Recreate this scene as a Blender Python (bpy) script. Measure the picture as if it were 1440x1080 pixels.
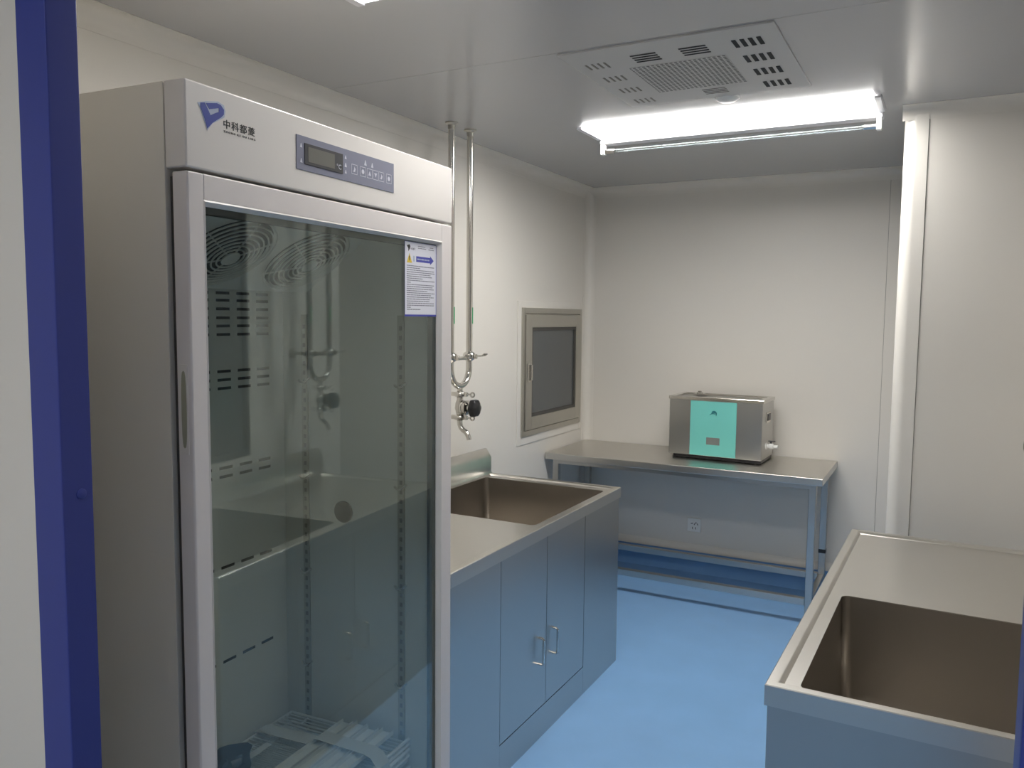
import bpy, bmesh, math, random
from mathutils import Vector, Matrix
random.seed(7)
for o in list(bpy.data.objects): bpy.data.objects.remove(o)
SC = bpy.context.scene
COL = SC.collection
PI = math.pi

# ------------------------------------------------------------------ camera
FPX, YAW, PITCH, ROLL, CAMZ = 1140.8, -0.4913, -0.083, 0.0095, 1.62
cam = bpy.data.cameras.new('camera'); cam.sensor_width = 36; cam.lens = FPX/1440*36; cam.clip_start = 0.02
camo = bpy.data.objects.new('camera', cam); COL.objects.link(camo); SC.camera = camo
fw = Vector((math.sin(YAW)*math.cos(PITCH), math.cos(YAW)*math.cos(PITCH), math.sin(PITCH)))
r0 = Vector((math.cos(YAW), -math.sin(YAW), 0)); u0 = r0.cross(fw)
rt = r0*math.cos(ROLL)+u0*math.sin(ROLL); up = u0*math.cos(ROLL)-r0*math.sin(ROLL)
camo.matrix_world = Matrix(((rt.x, up.x, -fw.x, 0), (rt.y, up.y, -fw.y, 0), (rt.z, up.z, -fw.z, CAMZ), (0, 0, 0, 1)))
# ------------------------------------------------------------------ world and exposure
w = bpy.data.worlds.new('world'); SC.world = w; w.use_nodes = True
w.node_tree.nodes['Background'].inputs[0].default_value = (0.5, 0.55, 0.6, 1)
w.node_tree.nodes['Background'].inputs[1].default_value = 0.05
SC.view_settings.view_transform = 'Standard'; SC.view_settings.look = 'None'
SC.view_settings.exposure = 0.36; SC.view_settings.gamma = 1.0; SC.view_settings.use_curve_mapping = False
LAMP, LAMP_NEAR = 28.0, 12.5    # radiance of the two ceiling luminaires in the room
LAMP_CORRIDOR = 23.0    # luminaire in the corridor behind the camera

# ------------------------------------------------------------------ room dimensions (metres)
XL, XR, YB, H = -2.127, 0.53, 5.019, 2.457      # left wall, right wall, back wall, ceiling
CX, CY = -0.187, 3.627                          # protruding corner on the right
YD0, YD1 = 0.587, 0.627                         # door frame, corridor face and room face
DXL, DXR, DZ = -0.92, 0.053, 2.10               # door opening
ZS = 0.832                                      # sink worktops
FX, FY, FYAW = -1.046, 0.884, 0.0503            # refrigerator front-near corner and turn

# ------------------------------------------------------------------ materials
def mat(name, col, rough=0.5, metal=0.0, spec=0.5, noise=0.0, nscale=20, bump=0.0, bscale=60, stretch=None,
        coat=0.0, emit=None, estr=0.0, rvar=0.0):
    m = bpy.data.materials.new(name); m.use_nodes = True
    nt = m.node_tree; b = nt.nodes['Principled BSDF']
    b.inputs['Base Color'].default_value = (*col, 1); b.inputs['Roughness'].default_value = rough
    b.inputs['Metallic'].default_value = metal; b.inputs['Specular IOR Level'].default_value = spec
    b.inputs['Coat Weight'].default_value = coat
    if emit: b.inputs['Emission Color'].default_value = (*emit, 1); b.inputs['Emission Strength'].default_value = estr
    if noise or bump or rvar:
        tc = nt.nodes.new('ShaderNodeTexCoord'); mp = nt.nodes.new('ShaderNodeMapping')
        nt.links.new(tc.outputs['Object'], mp.inputs[0])
        if stretch: mp.inputs['Scale'].default_value = stretch
        n = nt.nodes.new('ShaderNodeTexNoise'); n.inputs['Scale'].default_value = nscale; n.inputs['Detail'].default_value = 5
        nt.links.new(mp.outputs[0], n.inputs['Vector'])
        if noise:
            cr = nt.nodes.new('ShaderNodeMix'); cr.data_type = 'RGBA'
            cr.inputs[6].default_value = (*[c*(1-noise) for c in col], 1); cr.inputs[7].default_value = (*[min(1, c*(1+noise)) for c in col], 1)
            nt.links.new(n.outputs['Fac'], cr.inputs[0]); nt.links.new(cr.outputs[2], b.inputs['Base Color'])
        if rvar:
            mr = nt.nodes.new('ShaderNodeMapRange'); mr.inputs['To Min'].default_value = rough-rvar; mr.inputs['To Max'].default_value = rough+rvar
            nt.links.new(n.outputs['Fac'], mr.inputs[0]); nt.links.new(mr.outputs[0], b.inputs['Roughness'])
        if bump:
            n2 = nt.nodes.new('ShaderNodeTexNoise'); n2.inputs['Scale'].default_value = bscale; n2.inputs['Detail'].default_value = 3
            nt.links.new(mp.outputs[0], n2.inputs['Vector'])
            bp = nt.nodes.new('ShaderNodeBump'); bp.inputs['Strength'].default_value = bump; bp.inputs['Distance'].default_value = 0.002
            nt.links.new(n2.outputs['Fac'], bp.inputs['Height']); nt.links.new(bp.outputs[0], b.inputs['Normal'])
    return m
M = {}
M['wall'] = mat('wall_panel', (0.69, 0.66, 0.61), 0.38, noise=0.015, nscale=2.5, bump=0.03, bscale=4)
M['ceil'] = mat('ceiling_panel', (0.47, 0.465, 0.465), 0.22, noise=0.02, nscale=2, spec=0.6)
M['trim'] = mat('coving_aluminium', (0.71, 0.68, 0.63), 0.35, noise=0.01, nscale=5)
M['floor'] = mat('blue_vinyl', (0.21, 0.40, 0.68), 0.36, noise=0.10, nscale=5, bump=0.05, bscale=30, rvar=0.06)
M['joint'] = mat('joint_sealant', (0.22, 0.21, 0.19), 0.7)
M['blue'] = mat('blue_door_frame', (0.036, 0.052, 0.27), 0.38, noise=0.03, nscale=3)
M['steel'] = mat('brushed_stainless', (0.51, 0.505, 0.485), 0.30, metal=1.0, noise=0.02, nscale=3, rvar=0.03)
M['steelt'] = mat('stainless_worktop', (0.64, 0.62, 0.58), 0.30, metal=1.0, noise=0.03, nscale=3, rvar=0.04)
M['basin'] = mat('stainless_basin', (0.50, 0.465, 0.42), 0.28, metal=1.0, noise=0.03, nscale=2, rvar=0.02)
M['chrome'] = mat('polished_steel', (0.66, 0.64, 0.60), 0.16, metal=1.0, noise=0.02, nscale=20)
M['frame_st'] = mat('satin_frame', (0.50, 0.48, 0.43), 0.36, metal=0.85, noise=0.03, nscale=10)
M['fbody'] = mat('fridge_body', (0.78, 0.74, 0.66), 0.42, noise=0.01, nscale=4)
M['fwhite'] = mat('fridge_front', (0.78, 0.74, 0.70), 0.34, noise=0.008, nscale=5)
M['fdoor'] = mat('fridge_door_frame', (0.78, 0.73, 0.71), 0.36, noise=0.02, nscale=12, stretch=(1, 1, .1))
M['finner'] = mat('fridge_liner', (0.76, 0.75, 0.70), 0.45, noise=0.01, nscale=4)
M['gasket'] = mat('door_gasket', (0.075, 0.07, 0.062), 0.7, noise=0.05, nscale=30)
M['black'] = mat('black_plastic', (0.012, 0.012, 0.014), 0.28, noise=0.1, nscale=30)
M['dark'] = mat('dark_opening', (0.02, 0.022, 0.024), 0.8, noise=0.1, nscale=20)
M['dgrey'] = mat('dark_grey_bezel', (0.05, 0.05, 0.055), 0.35, noise=0.05, nscale=20)
M['lcd'] = mat('lcd_glass', (0.19, 0.185, 0.165), 0.2, noise=0.04, nscale=20)
M['panel'] = mat('control_panel', (0.21, 0.215, 0.29), 0.42, noise=0.02, nscale=10)
M['icon'] = mat('panel_print', (0.62, 0.62, 0.70), 0.5, noise=0.02, nscale=10)
M['logo'] = mat('logo_blue', (0.035, 0.06, 0.34), 0.4, noise=0.03, nscale=10)
M['halo'] = mat('logo_pale_blue', (0.46, 0.52, 0.66), 0.4, noise=0.03, nscale=10)
M['ink'] = mat('print_black', (0.02, 0.02, 0.02), 0.5, noise=0.05, nscale=10)
M['inkg'] = mat('print_grey', (0.22, 0.22, 0.27), 0.6, noise=0.05, nscale=10)
M['paper'] = mat('sticker_white', (0.80, 0.80, 0.88), 0.45, noise=0.01, nscale=10)
M['yellow'] = mat('sticker_yellow', (0.75, 0.55, 0.06), 0.45, noise=0.02, nscale=10)
M['pblue'] = mat('sticker_blue', (0.06, 0.07, 0.42), 0.45, noise=0.02, nscale=10)
M['white'] = mat('white_plastic', (0.75, 0.75, 0.73), 0.35, noise=0.01, nscale=10)
M['wire'] = mat('white_coated_wire', (0.78, 0.78, 0.76), 0.35, noise=0.01, nscale=10)
M['lampw'] = mat('lamp_housing', (0.55, 0.55, 0.58), 0.3, noise=0.01, nscale=10)
M['teal'] = mat('teal_panel', (0.17, 0.56, 0.50), 0.35, noise=0.02, nscale=8)
M['tealdk'] = mat('teal_print', (0.02, 0.17, 0.19), 0.4, noise=0.05, nscale=10)
M['display'] = mat('grey_display', (0.19, 0.20, 0.19), 0.3, noise=0.04, nscale=10)
M['green'] = mat('green_sticker', (0.03, 0.30, 0.12), 0.5, noise=0.05, nscale=10)
M['tape'] = mat('packing_film', (0.62, 0.62, 0.60), 0.3, noise=0.05, nscale=15)
M['bag'] = mat('dark_bag', (0.035, 0.035, 0.045), 0.35, noise=0.2, nscale=15, bump=0.4, bscale=30)
M['winglass'] = mat('dark_window_glass', (0.055, 0.062, 0.068), 0.06, noise=0.05, nscale=3, spec=0.6)
M['passglass'] = mat('pass_box_glass', (0.085, 0.092, 0.094), 0.10, noise=0.05, nscale=3, spec=0.6)
M['lamp'] = mat('lit_diffuser', (0.9, 0.9, 0.9), 0.5, emit=(1.0, 0.98, 0.945), estr=LAMP, noise=0.005, nscale=5)
M['lampn'] = mat('lit_diffuser_near', (0.9, 0.9, 0.9), 0.5, emit=(1.0, 0.98, 0.945), estr=LAMP_NEAR, noise=0.005, nscale=5)
M['lampc'] = mat('lit_diffuser_corridor', (0.9, 0.9, 0.9), 0.5, emit=(1.0, 0.98, 0.945), estr=LAMP_CORRIDOR, noise=0.005, nscale=5)
# insulated door glass: tinted transmission with a physical fresnel reflection
g = bpy.data.materials.new('insulated_glass'); g.use_nodes = True; nt = g.node_tree
for n in list(nt.nodes):
    if n.type != 'OUTPUT_MATERIAL': nt.nodes.remove(n)
tr = nt.nodes.new('ShaderNodeBsdfTransparent'); tr.inputs[0].default_value = (0.90, 0.925, 0.905, 1)
gl = nt.nodes.new('ShaderNodeBsdfGlossy'); gl.inputs['Roughness'].default_value = 0.008; gl.inputs['Color'].default_value = (0.86, 0.95, 0.95, 1)
fn = nt.nodes.new('ShaderNodeFresnel'); fn.inputs['IOR'].default_value = 1.62
ge = nt.nodes.new('ShaderNodeNewGeometry'); im = nt.nodes.new('ShaderNodeMix')      # same reflectance from either side of the thin pane
im.inputs[2].default_value = 1.84; im.inputs[3].default_value = 1/1.84
nt.links.new(ge.outputs['Backfacing'], im.inputs[0]); nt.links.new(im.outputs[0], fn.inputs['IOR'])
mx = nt.nodes.new('ShaderNodeMixShader')
nt.links.new(fn.outputs[0], mx.inputs[0]); nt.links.new(tr.outputs[0], mx.inputs[1]); nt.links.new(gl.outputs[0], mx.inputs[2])
nt.links.new(mx.outputs[0], nt.nodes['Material Output'].inputs[0]); M['glass'] = g
g2 = g.copy(); g2.name = 'uv_tube_glass'; M['tube'] = g2
for n in g2.node_tree.nodes:
    if n.type == 'BSDF_TRANSPARENT': n.inputs[0].default_value = (0.93, 0.94, 0.95, 1)
    if n.type == 'MIX': n.inputs[2].default_value = 1.45; n.inputs[3].default_value = 1/1.45
# perforated metal of the ceiling unit: fine dot grid
pm = mat('perforated_sheet', (0.55, 0.55, 0.54), 0.4); nt = pm.node_tree
tc = nt.nodes.new('ShaderNodeTexCoord'); vo = nt.nodes.new('ShaderNodeTexVoronoi'); vo.inputs['Scale'].default_value = 64; vo.inputs['Randomness'].default_value = 0; vo.voronoi_dimensions = '2D'
rp = nt.nodes.new('ShaderNodeValToRGB'); rp.color_ramp.elements[0].position = 0.33; rp.color_ramp.elements[1].position = 0.40
rp.color_ramp.elements[0].color = (0.05, 0.05, 0.055, 1); rp.color_ramp.elements[1].color = (0.50, 0.495, 0.49, 1)
nt.links.new(tc.outputs['Object'], vo.inputs['Vector']); nt.links.new(vo.outputs['Distance'], rp.inputs[0])
nt.links.new(rp.outputs[0], nt.nodes['Principled BSDF'].inputs['Base Color']); M['perf'] = pm

# ------------------------------------------------------------------ mesh helpers
def B(): return bmesh.new()
def box(bm, x0, x1, y0, y1, z0, z1, bev=0.0, seg=2):
    r = bmesh.ops.create_cube(bm, size=1)
    for v in r['verts']:
        v.co = Vector(((x0+x1)/2+v.co.x*(x1-x0), (y0+y1)/2+v.co.y*(y1-y0), (z0+z1)/2+v.co.z*(z1-z0)))
    if bev:
        es = list({e for v in r['verts'] for e in v.link_edges})
        bmesh.ops.bevel(bm, geom=es, offset=bev, segments=seg, profile=0.5, affect='EDGES')
    return bm
def prism(bm, pts, axis, a0, a1):
    """extrude a closed 2D outline; axis x: pts are (y,z); y: (x,z); z: (x,y)"""
    def P(p, a): return {'x': (a, p[0], p[1]), 'y': (p[0], a, p[1]), 'z': (p[0], p[1], a)}[axis]
    A = [bm.verts.new(P(p, a0)) for p in pts]; C = [bm.verts.new(P(p, a1)) for p in pts]
    n = len(pts); fs = [bm.faces.new(A), bm.faces.new(C[::-1])]
    for i in range(n): fs.append(bm.faces.new((A[i], C[i], C[(i+1) % n], A[(i+1) % n])))
    bmesh.ops.recalc_face_normals(bm, faces=fs)
    return bm
def tube(bm, pts, r, seg=12, caps=True):
    pts = [Vector(p) for p in pts]; rings = []; n = len(pts)
    rs = r if isinstance(r, (list, tuple)) else [r]*n
    t = (pts[1]-pts[0]).normalized(); a = t.orthogonal().normalized()
    for i, p in enumerate(pts):
        tt = ((pts[min(i+1, n-1)]-pts[max(i-1, 0)])).normalized()
        a = (a-tt*a.dot(tt)).normalized(); b = tt.cross(a)
        rings.append([bm.verts.new(p+(a*math.cos(2*PI*k/seg)+b*math.sin(2*PI*k/seg))*rs[i]) for k in range(seg)])
    for i in range(n-1):
        for k in range(seg): bm.faces.new((rings[i][k], rings[i][(k+1) % seg], rings[i+1][(k+1) % seg], rings[i+1][k]))
    if caps: bm.faces.new(rings[0][::-1]); bm.faces.new(rings[-1])
    return bm
def lathe(bm, prof, o, axis, seg=24):
    """prof: (radius, distance along axis) pairs"""
    o = Vector(o); t = Vector(axis).normalized(); a = t.orthogonal().normalized(); b = t.cross(a); rings = []
    for r, h in prof: rings.append([bm.verts.new(o+t*h+(a*math.cos(2*PI*k/seg)+b*math.sin(2*PI*k/seg))*max(r, 1e-4)) for k in range(seg)])
    for i in range(len(prof)-1):
        for k in range(seg): bm.faces.new((rings[i][k], rings[i][(k+1) % seg], rings[i+1][(k+1) % seg], rings[i+1][k]))
    bm.faces.new(rings[0][::-1]); bm.faces.new(rings[-1])
    return bm
def obj(name, bm, m, parent=None, smooth=True):
    me = bpy.data.meshes.new(name); bm.to_mesh(me); bm.free()
    me.materials.append(M[m] if isinstance(m, str) else m)
    if smooth:
        for p in me.polygons: p.use_smooth = True
        me.set_sharp_from_angle(angle=math.radians(35))
    o = bpy.data.objects.new(name, me); COL.objects.link(o)
    if smooth:
        wn = o.modifiers.new('weighted_normals', 'WEIGHTED_NORMAL'); wn.keep_sharp = True
    if parent: o.parent = parent
    return o
def share(src, name, parent, loc):
    o = bpy.data.objects.new(name, src.data); COL.objects.link(o); o.parent = parent; o.location = loc
    return o
def thing(name, label, cat, loc=(0, 0, 0), rotz=0, group=None):
    o = bpy.data.objects.new(name, None); COL.objects.link(o); o.location = loc; o.rotation_euler = (0, 0, rotz)
    o.empty_display_size = 0.1
    return tag(o, label, cat, group)
def tag(o, label, cat, group=None):
    o['label'] = label; o['category'] = cat
    if group: o['group'] = group
    return o
def struct(o, label, cat):
    o['kind'] = 'structure'; o['label'] = label; o['category'] = cat
    return o
def text(name, body, size, m, parent, loc, rot, width=None, bold=0.0, depth=0.0004, space=1.0):
    cu = bpy.data.curves.new(name, 'FONT'); cu.body = body; cu.size = size; cu.extrude = depth; cu.offset = bold
    cu.resolution_u = 3; cu.space_character = space
    t = bpy.data.objects.new(name+'_curve', cu); COL.objects.link(t)
    bpy.context.view_layer.update()
    me = bpy.data.meshes.new_from_object(t.evaluated_get(bpy.context.evaluated_depsgraph_get()))
    bpy.data.objects.remove(t); bpy.data.curves.remove(cu)
    xs = [v.co.x for v in me.vertices]
    if width and xs:
        s = width/(max(xs)-min(xs)); x0 = min(xs)
        for v in me.vertices: v.co.x = (v.co.x-x0)*s
    me.materials.clear(); me.materials.append(M[m])
    o = bpy.data.objects.new(name, me); COL.objects.link(o); o.parent = parent; o.location = loc; o.rotation_euler = rot
    return o

# ================================================================== THE SETTING
YC = -1.9                                        # end of the corridor behind the camera
fl = struct(obj('floor', box(B(), XL-0.1, XR+1.2, YC-0.1, YB+0.1, -0.08, 0), 'floor'), 'light blue mottled vinyl floor between the two sinks', 'floor')
ce = struct(obj('ceiling', box(B(), XL-0.1, XR+1.2, YC-0.1, YB+0.1, H+0.004, H+0.08), 'joint'), 'grey glossy panel ceiling with narrow joints', 'ceiling')
ys = [YC-0.1, -0.55, 0.60, 1.258, 2.411, YB+0.1]
for i in range(5):
    obj('ceiling_panel', box(B(), XL-0.1, XR+1.2, ys[i]+0.0012, ys[i+1]-0.0012, H, H+0.004), 'ceil', ce)
wl = struct(obj('wall_left', box(B(), XL-0.09, XL-0.003, YD1-0.03, YB+0.09, 0, H), 'joint'), 'off-white panel wall behind refrigerator and sink with pass window', 'wall')
for a, b in ((YD1-0.03, YB),):
    obj('wall_panel', box(B(), XL-0.003, XL, a+0.0003, b-0.0003, 0, H), 'wall', wl)
wb = struct(obj('wall_back', box(B(), XL, CX+0.01, YB+0.003, YB+0.09, 0, H), 'joint'), 'off-white panel wall behind the steel table', 'wall')
obj('wall_panel', box(B(), XL, -0.317, YB, YB+0.003, 0, H), 'wall', wb)
obj('wall_panel', box(B(), -0.315, CX+0.01, YB, YB+0.003, 0, H), 'wall', wb)
# protruding block on the right with a rounded corner
bm = B(); R = 0.045
arc = [(CX+R-R*math.cos(t), CY+R-R*math.sin(t)) for t in [PI/2*k/8 for k in range(9)]]
prism(bm, arc+[(XR+0.09, CY), (XR+0.09, YB+0.09), (CX, YB+0.09)], 'z', 0, H)
wr2 = struct(obj('wall_alcove', bm, 'wall'), 'off-white wall with rounded corner to the right of the steel table', 'wall')
bm = B(); q = 0.0025
outer = [(CX+R-(R+q)*math.cos(t), CY+R-(R+q)*math.sin(t)) for t in [PI/2*k/10 for k in range(11)]]
pr = [(CX-q, CY+0.09)]+outer+[(-0.102, CY-q), (-0.102, CY+0.004), (CX+R, CY+0.004)]+[(CX+R-(R-0.004)*math.cos(t), CY+R-(R-0.004)*math.sin(t)) for t in [PI/2*(10-k)/10 for k in range(11)]]+[(CX+0.004, CY+0.09)]
prism(bm, pr, 'z', 0, H-0.03); obj('corner_profile', bm, 'trim', wr2)
obj('joint_strip', box(B(), -0.1018, -0.0995, CY-0.0012, CY, 0, H-0.03), 'joint', wr2)
# right wall with a dark window
WY0, WY1, WZ0, WZ1 = 1.80, 2.895, 0.965, 2.075
wr = B()
box(wr, XR, XR+0.09, YD1-0.03, WY0, 0, H); box(wr, XR, XR+0.09, WY1, CY, 0, H)
box(wr, XR, XR+0.09, WY0, WY1, 0, WZ0); box(wr, XR, XR+0.09, WY0, WY1, WZ1, H)
struct(obj('wall_right', wr, 'wall'), 'off-white wall behind the right sink', 'wall')
w2 = bpy.data.objects.new('window_2', None); COL.objects.link(w2); w2.location = (XR, (WY0+WY1)/2, WZ0)
struct(w2, 'dark glass window in the wall above the right sink, seen mirrored in the refrigerator door', 'window')
bm = B(); hy = (WY1-WY0)/2; hz = WZ1-WZ0
for (a, b, c, d) in ((-hy, -hy+0.03, 0, hz), (hy-0.03, hy, 0, hz), (-hy+0.03, hy-0.03, 0, 0.03), (-hy+0.03, hy-0.03, hz-0.03, hz)):
    box(bm, -0.004, 0.03, a, b, c, d)
obj('window_frame', bm, 'dgrey', w2); obj('pane', box(B(), 0.006, 0.016, -hy+0.03, hy-0.03, 0.03, hz-0.03), 'winglass', w2)
# wall with the door opening
bm = B()
box(bm, XL-0.09, DXL-0.02, YD0+0.006, YD1-0.006, 0, H); box(bm, DXR+0.02, XR+1.2, YD0+0.006, YD1-0.006, 0, H)
box(bm, DXL-0.02, DXR+0.02, YD0+0.006, YD1-0.006, DZ+0.02, H)
struct(obj('wall_front', bm, 'wall'), 'white wall panel beside the blue door frame', 'wall')
d1 = bpy.data.objects.new('door_1', None); COL.objects.link(d1); d1.location = (DXL, YD0, 0)
struct(d1, 'blue metal door frame in the foreground', 'door frame')
fwid = 0.057; th = YD1-YD0
jl = obj('jamb', box(B(), -fwid, 0, 0, th, 0, DZ+fwid, 0.0025), 'blue', d1)
jr = obj('jamb', box(B(), DXR-DXL, DXR-DXL+fwid, 0, th, 0, DZ+fwid, 0.0025), 'blue', d1)
obj('head', box(B(), 0, DXR-DXL, 0, th, DZ, DZ+fwid, 0.0025), 'blue', d1)
bm = B(); lathe(bm, [(0.0065, 0), (0.0065, 0.0008), (0.005, 0.0016), (0.0001, 0.0018)], (0, 0.024, 1.40), (1, 0, 0), 20)
obj('screw_cap', bm, 'blue', d1)
# corridor behind the camera
bm = B(); box(bm, XL-0.09, XL, YC, YD0+0.006, 0, H); box(bm, XL-0.09, XR+1.2, YC-0.09, YC, 0, H); box(bm, XR+1.11, XR+1.2, YC, YD0+0.006, 0, H)
struct(obj('wall_rear', bm, 'wall'), 'off-white corridor walls outside the blue door frame', 'wall')
# covings
def cove(name, p0, p1, n1, n2, r, label, m='trim'):
    """concave quarter round between two surfaces: n1, n2 point into the room"""
    p0, p1, n1, n2 = map(Vector, (p0, p1, n1, n2)); bm = B(); N = 8
    pr = [(r+0.012, 0), (r+0.012, 0.0015), (r, 0.0015)]+[(r-r*math.sin(t)+0.0015*math.sin(t), r-r*math.cos(t)+0.0015*math.cos(t)) for t in [PI/2*k/N for k in range(1, N)]]+[(0.0015, r), (0.0015, r+0.012), (0, r+0.012)]
    pr = pr+[(0, 0)]
    A = [bm.verts.new(p0+n1*a+n2*b) for a, b in pr]; C = [bm.verts.new(p1+n1*a+n2*b) for a, b in pr]; k = len(pr)
    fs = [bm.faces.new((A[i], C[i], C[(i+1) % k], A[(i+1) % k])) for i in range(k)]+[bm.faces.new(A), bm.faces.new(C[::-1])]
    bmesh.ops.recalc_face_normals(bm, faces=fs)
    return struct(obj(name, bm, m), label, 'trim')
X, Y, Z = Vector((1, 0, 0)), Vector((0, 1, 0)), Vector((0, 0, 1))
cove('trim_1', (XL, YD1, H), (XL, YB, H), X, -Z, 0.05, 'curved coving between left wall and ceiling')
cove('trim_2', (XL, YB, H), (CX, YB, H), -Y, -Z, 0.05, 'curved coving between back wall and ceiling')
cove('trim_3', (XL, YB, 0.17), (XL, YB, H-0.02), X, -Y, 0.045, 'upright curved coving in the corner of left and back walls')
cove('trim_4', (CX-0.01, CY, H), (XR, CY, H), -Y, -Z, 0.04, 'curved coving over the rounded wall corner')
cove('trim_5', (XR, YD1, H), (XR, CY, H), -X, -Z, 0.05, 'curved coving between right wall and ceiling')
# blue vinyl upstand with a rounded off-white cap
bs = struct(obj('baseboard_back', box(B(), XL+0.001, CX, YB-0.006, YB, 0, 0.145), 'floor'), 'blue vinyl upstand along the back wall under a rounded cap', 'baseboard')
bm = B(); prism(bm, [(YB, 0.143), (YB-0.020, 0.143), (YB-0.020, 0.150), (YB-0.017, 0.164), (YB-0.010, 0.178), (YB, 0.188)], 'x', XL+0.001, CX)
obj('cap_moulding', bm, 'trim', bs)
bs = struct(obj('baseboard_left', box(B(), XL, XL+0.006, YD1, YB, 0, 0.145), 'floor'), 'blue vinyl upstand along the left wall', 'baseboard')
bm = B(); prism(bm, [(XL, 0.143), (XL+0.020, 0.143), (XL+0.020, 0.150), (XL+0.017, 0.164), (XL+0.010, 0.178), (XL, 0.188)], 'y', YD1, YB-0.02)
obj('cap_moulding', bm, 'trim', bs)

# ------------------------------------------------------------------ pass window in the left wall
w1 = bpy.data.objects.new('window_1', None); COL.objects.link(w1); w1.location = (XL, 4.492, 0.93)
struct(w1, 'steel framed pass window with dark glass in the left wall', 'window')
def frame(bm, x0, x1, y0, y1, z0, z1, wd, bev=0.002):
    box(bm, x0, x1, y0, y0+wd, z0, z1, bev); box(bm, x0, x1, y1-wd, y1, z0, z1, bev)
    box(bm, x0, x1, y0+wd, y1-wd, z0, z0+wd, bev); box(bm, x0, x1, y0+wd, y1-wd, z1-wd, z1, bev)
    return bm
obj('surround', frame(B(), 0, 0.006, -0.462, 0.455, -0.045, 0.780, 0.044, 0.002), 'trim', w1)
obj('frame', frame(B(), 0, 0.014, -0.421, 0.421, 0, 0.741, 0.032, 0.002), 'frame_st', w1)
sash = obj('sash', frame(B(), 0, 0.022, -0.386, 0.392, 0.036, 0.702, 0.074, 0.003), 'frame_st', w1)
obj('gasket', frame(B(), 0, 0.018, -0.312, 0.318, 0.110, 0.628, 0.018, 0.001), 'gasket', w1)
obj('pane', box(B(), 0.002, 0.009, -0.294, 0.300, 0.128, 0.610), 'passglass', w1)
obj('backing', box(B(), 0.0, 0.0018, -0.38, 0.38, 0.04, 0.70), 'dark', w1)
lt = obj('latch', box(B(), 0.022, 0.030, -0.374, -0.334, 0.315, 0.425, 0.003), 'chrome', sash)
obj('latch_grip', box(B(), 0.030, 0.042, -0.350, -0.340, 0.325, 0.415, 0.003), 'chrome', sash)

# ================================================================== REFRIGERATOR
fr = thing('refrigerator', 'tall beige upright refrigerator with a single glass door', 'refrigerator', (FX, FY, 0), FYAW)
FW, FH, FD = 0.829, 1.98, 0.86                  # width, height, depth; local x points out of the front
bm = B()                                         # cabinet shell, open at the front
box(bm, -FD, -0.046, 0, 0.036, 0.06, FH, 0.002); box(bm, -FD, -0.046, FW-0.036, FW, 0.06, FH, 0.002)
box(bm, -FD, -0.72, 0.036, FW-0.036, 0.06, FH); box(bm, -0.72, -0.046, 0.036, FW-0.036, 1.845, FH)
box(bm, -0.72, -0.046, 0.036, FW-0.036, 0.06, 0.43)
obj('cabinet', bm, 'fbody', fr)
hd = obj('header', box(B(), -0.045, 0.0, 0, FW, 1.846, FH, 0.0035, 3), 'fwhite', fr)
obj('kick_panel', box(B(), -0.045, -0.006, 0.004, FW-0.004, 0.06, 0.20, 0.003), 'fwhite', fr)
for x, y in ((-0.10, 0.06), (-0.10, FW-0.06), (-FD+0.08, 0.06), (-FD+0.08, FW-0.06)):
    obj('levelling_foot', lathe(B(), [(0.022, 0), (0.026, 0.008), (0.026, 0.02), (0.012, 0.024), (0.012, 0.06)], (x, y, 0), (0, 0, 1), 16), 'black', fr)
# door
DZ0, DZ1 = 0.205, 1.841
door = obj('door', B(), 'fdoor', fr)
bm = bmesh.new(); ya, yb_, za, zb = 0.041, 0.774, 0.255, 1.792
box(bm, -0.033, 0, 0.0015, ya-0.006, DZ0, DZ1, 0.0035, 3); box(bm, -0.033, 0, yb_+0.004, FW, DZ0, DZ1, 0.0035, 3)
box(bm, -0.033, 0, ya-0.008, yb_+0.006, zb+0.006, DZ1, 0.0035, 3); box(bm, -0.033, 0, ya-0.008, yb_+0.006, DZ0, za-0.006, 0.0035, 3)
bm.to_mesh(door.data); bm.free()
for p in door.data.polygons: p.use_smooth = True
door.data.set_sharp_from_angle(angle=math.radians(35))
bm = B()                                         # sloped glazing bead
def bead(bm, y0, y1, z0, z1, d, x0, x1):
    o = [(y0, z0), (y1, z0), (y1, z1), (y0, z1)]; i = [(y0+d, z0+d), (y1-d, z0+d), (y1-d, z1-d), (y0+d, z1-d)]
    V = lambda x, p: bm.verts.new((x, p[0], p[1]))
    a = [V(x0, p) for p in o]; b = [V(x0+0.0015, (p[0]+(q[0]-p[0])*.35, p[1]+(q[1]-p[1])*.35)) for p, q in zip(o, i)]; c = [V(x1, p) for p in i]
    for k in range(4):
        j = (k+1) % 4
        bm.faces.new((a[k], a[j], b[j], b[k])); bm.faces.new((b[k], b[j], c[j], c[k]))
bead(bm, ya-0.008, yb_+0.008, za-0.008, zb+0.008, 0.009, -0.0005, -0.012)
obj('glazing_bead', bm, 'fwhite', door)
obj('glass_pane', box(B(), -0.016, -0.012, ya-0.004, yb_+0.004, za-0.004, zb+0.004), 'glass', door)
bm = B(); frame(bm, -0.030, -0.0165, ya-0.004, yb_+0.004, za-0.004, zb+0.004, 0.016, 0)
obj('glazing_spacer', bm, 'gasket', door)
obj('gasket', frame(B(), -0.0455, -0.033, 0.010, FW-0.010, DZ0+0.01, DZ1-0.006, 0.025, 0), 'gasket', door)
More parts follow.
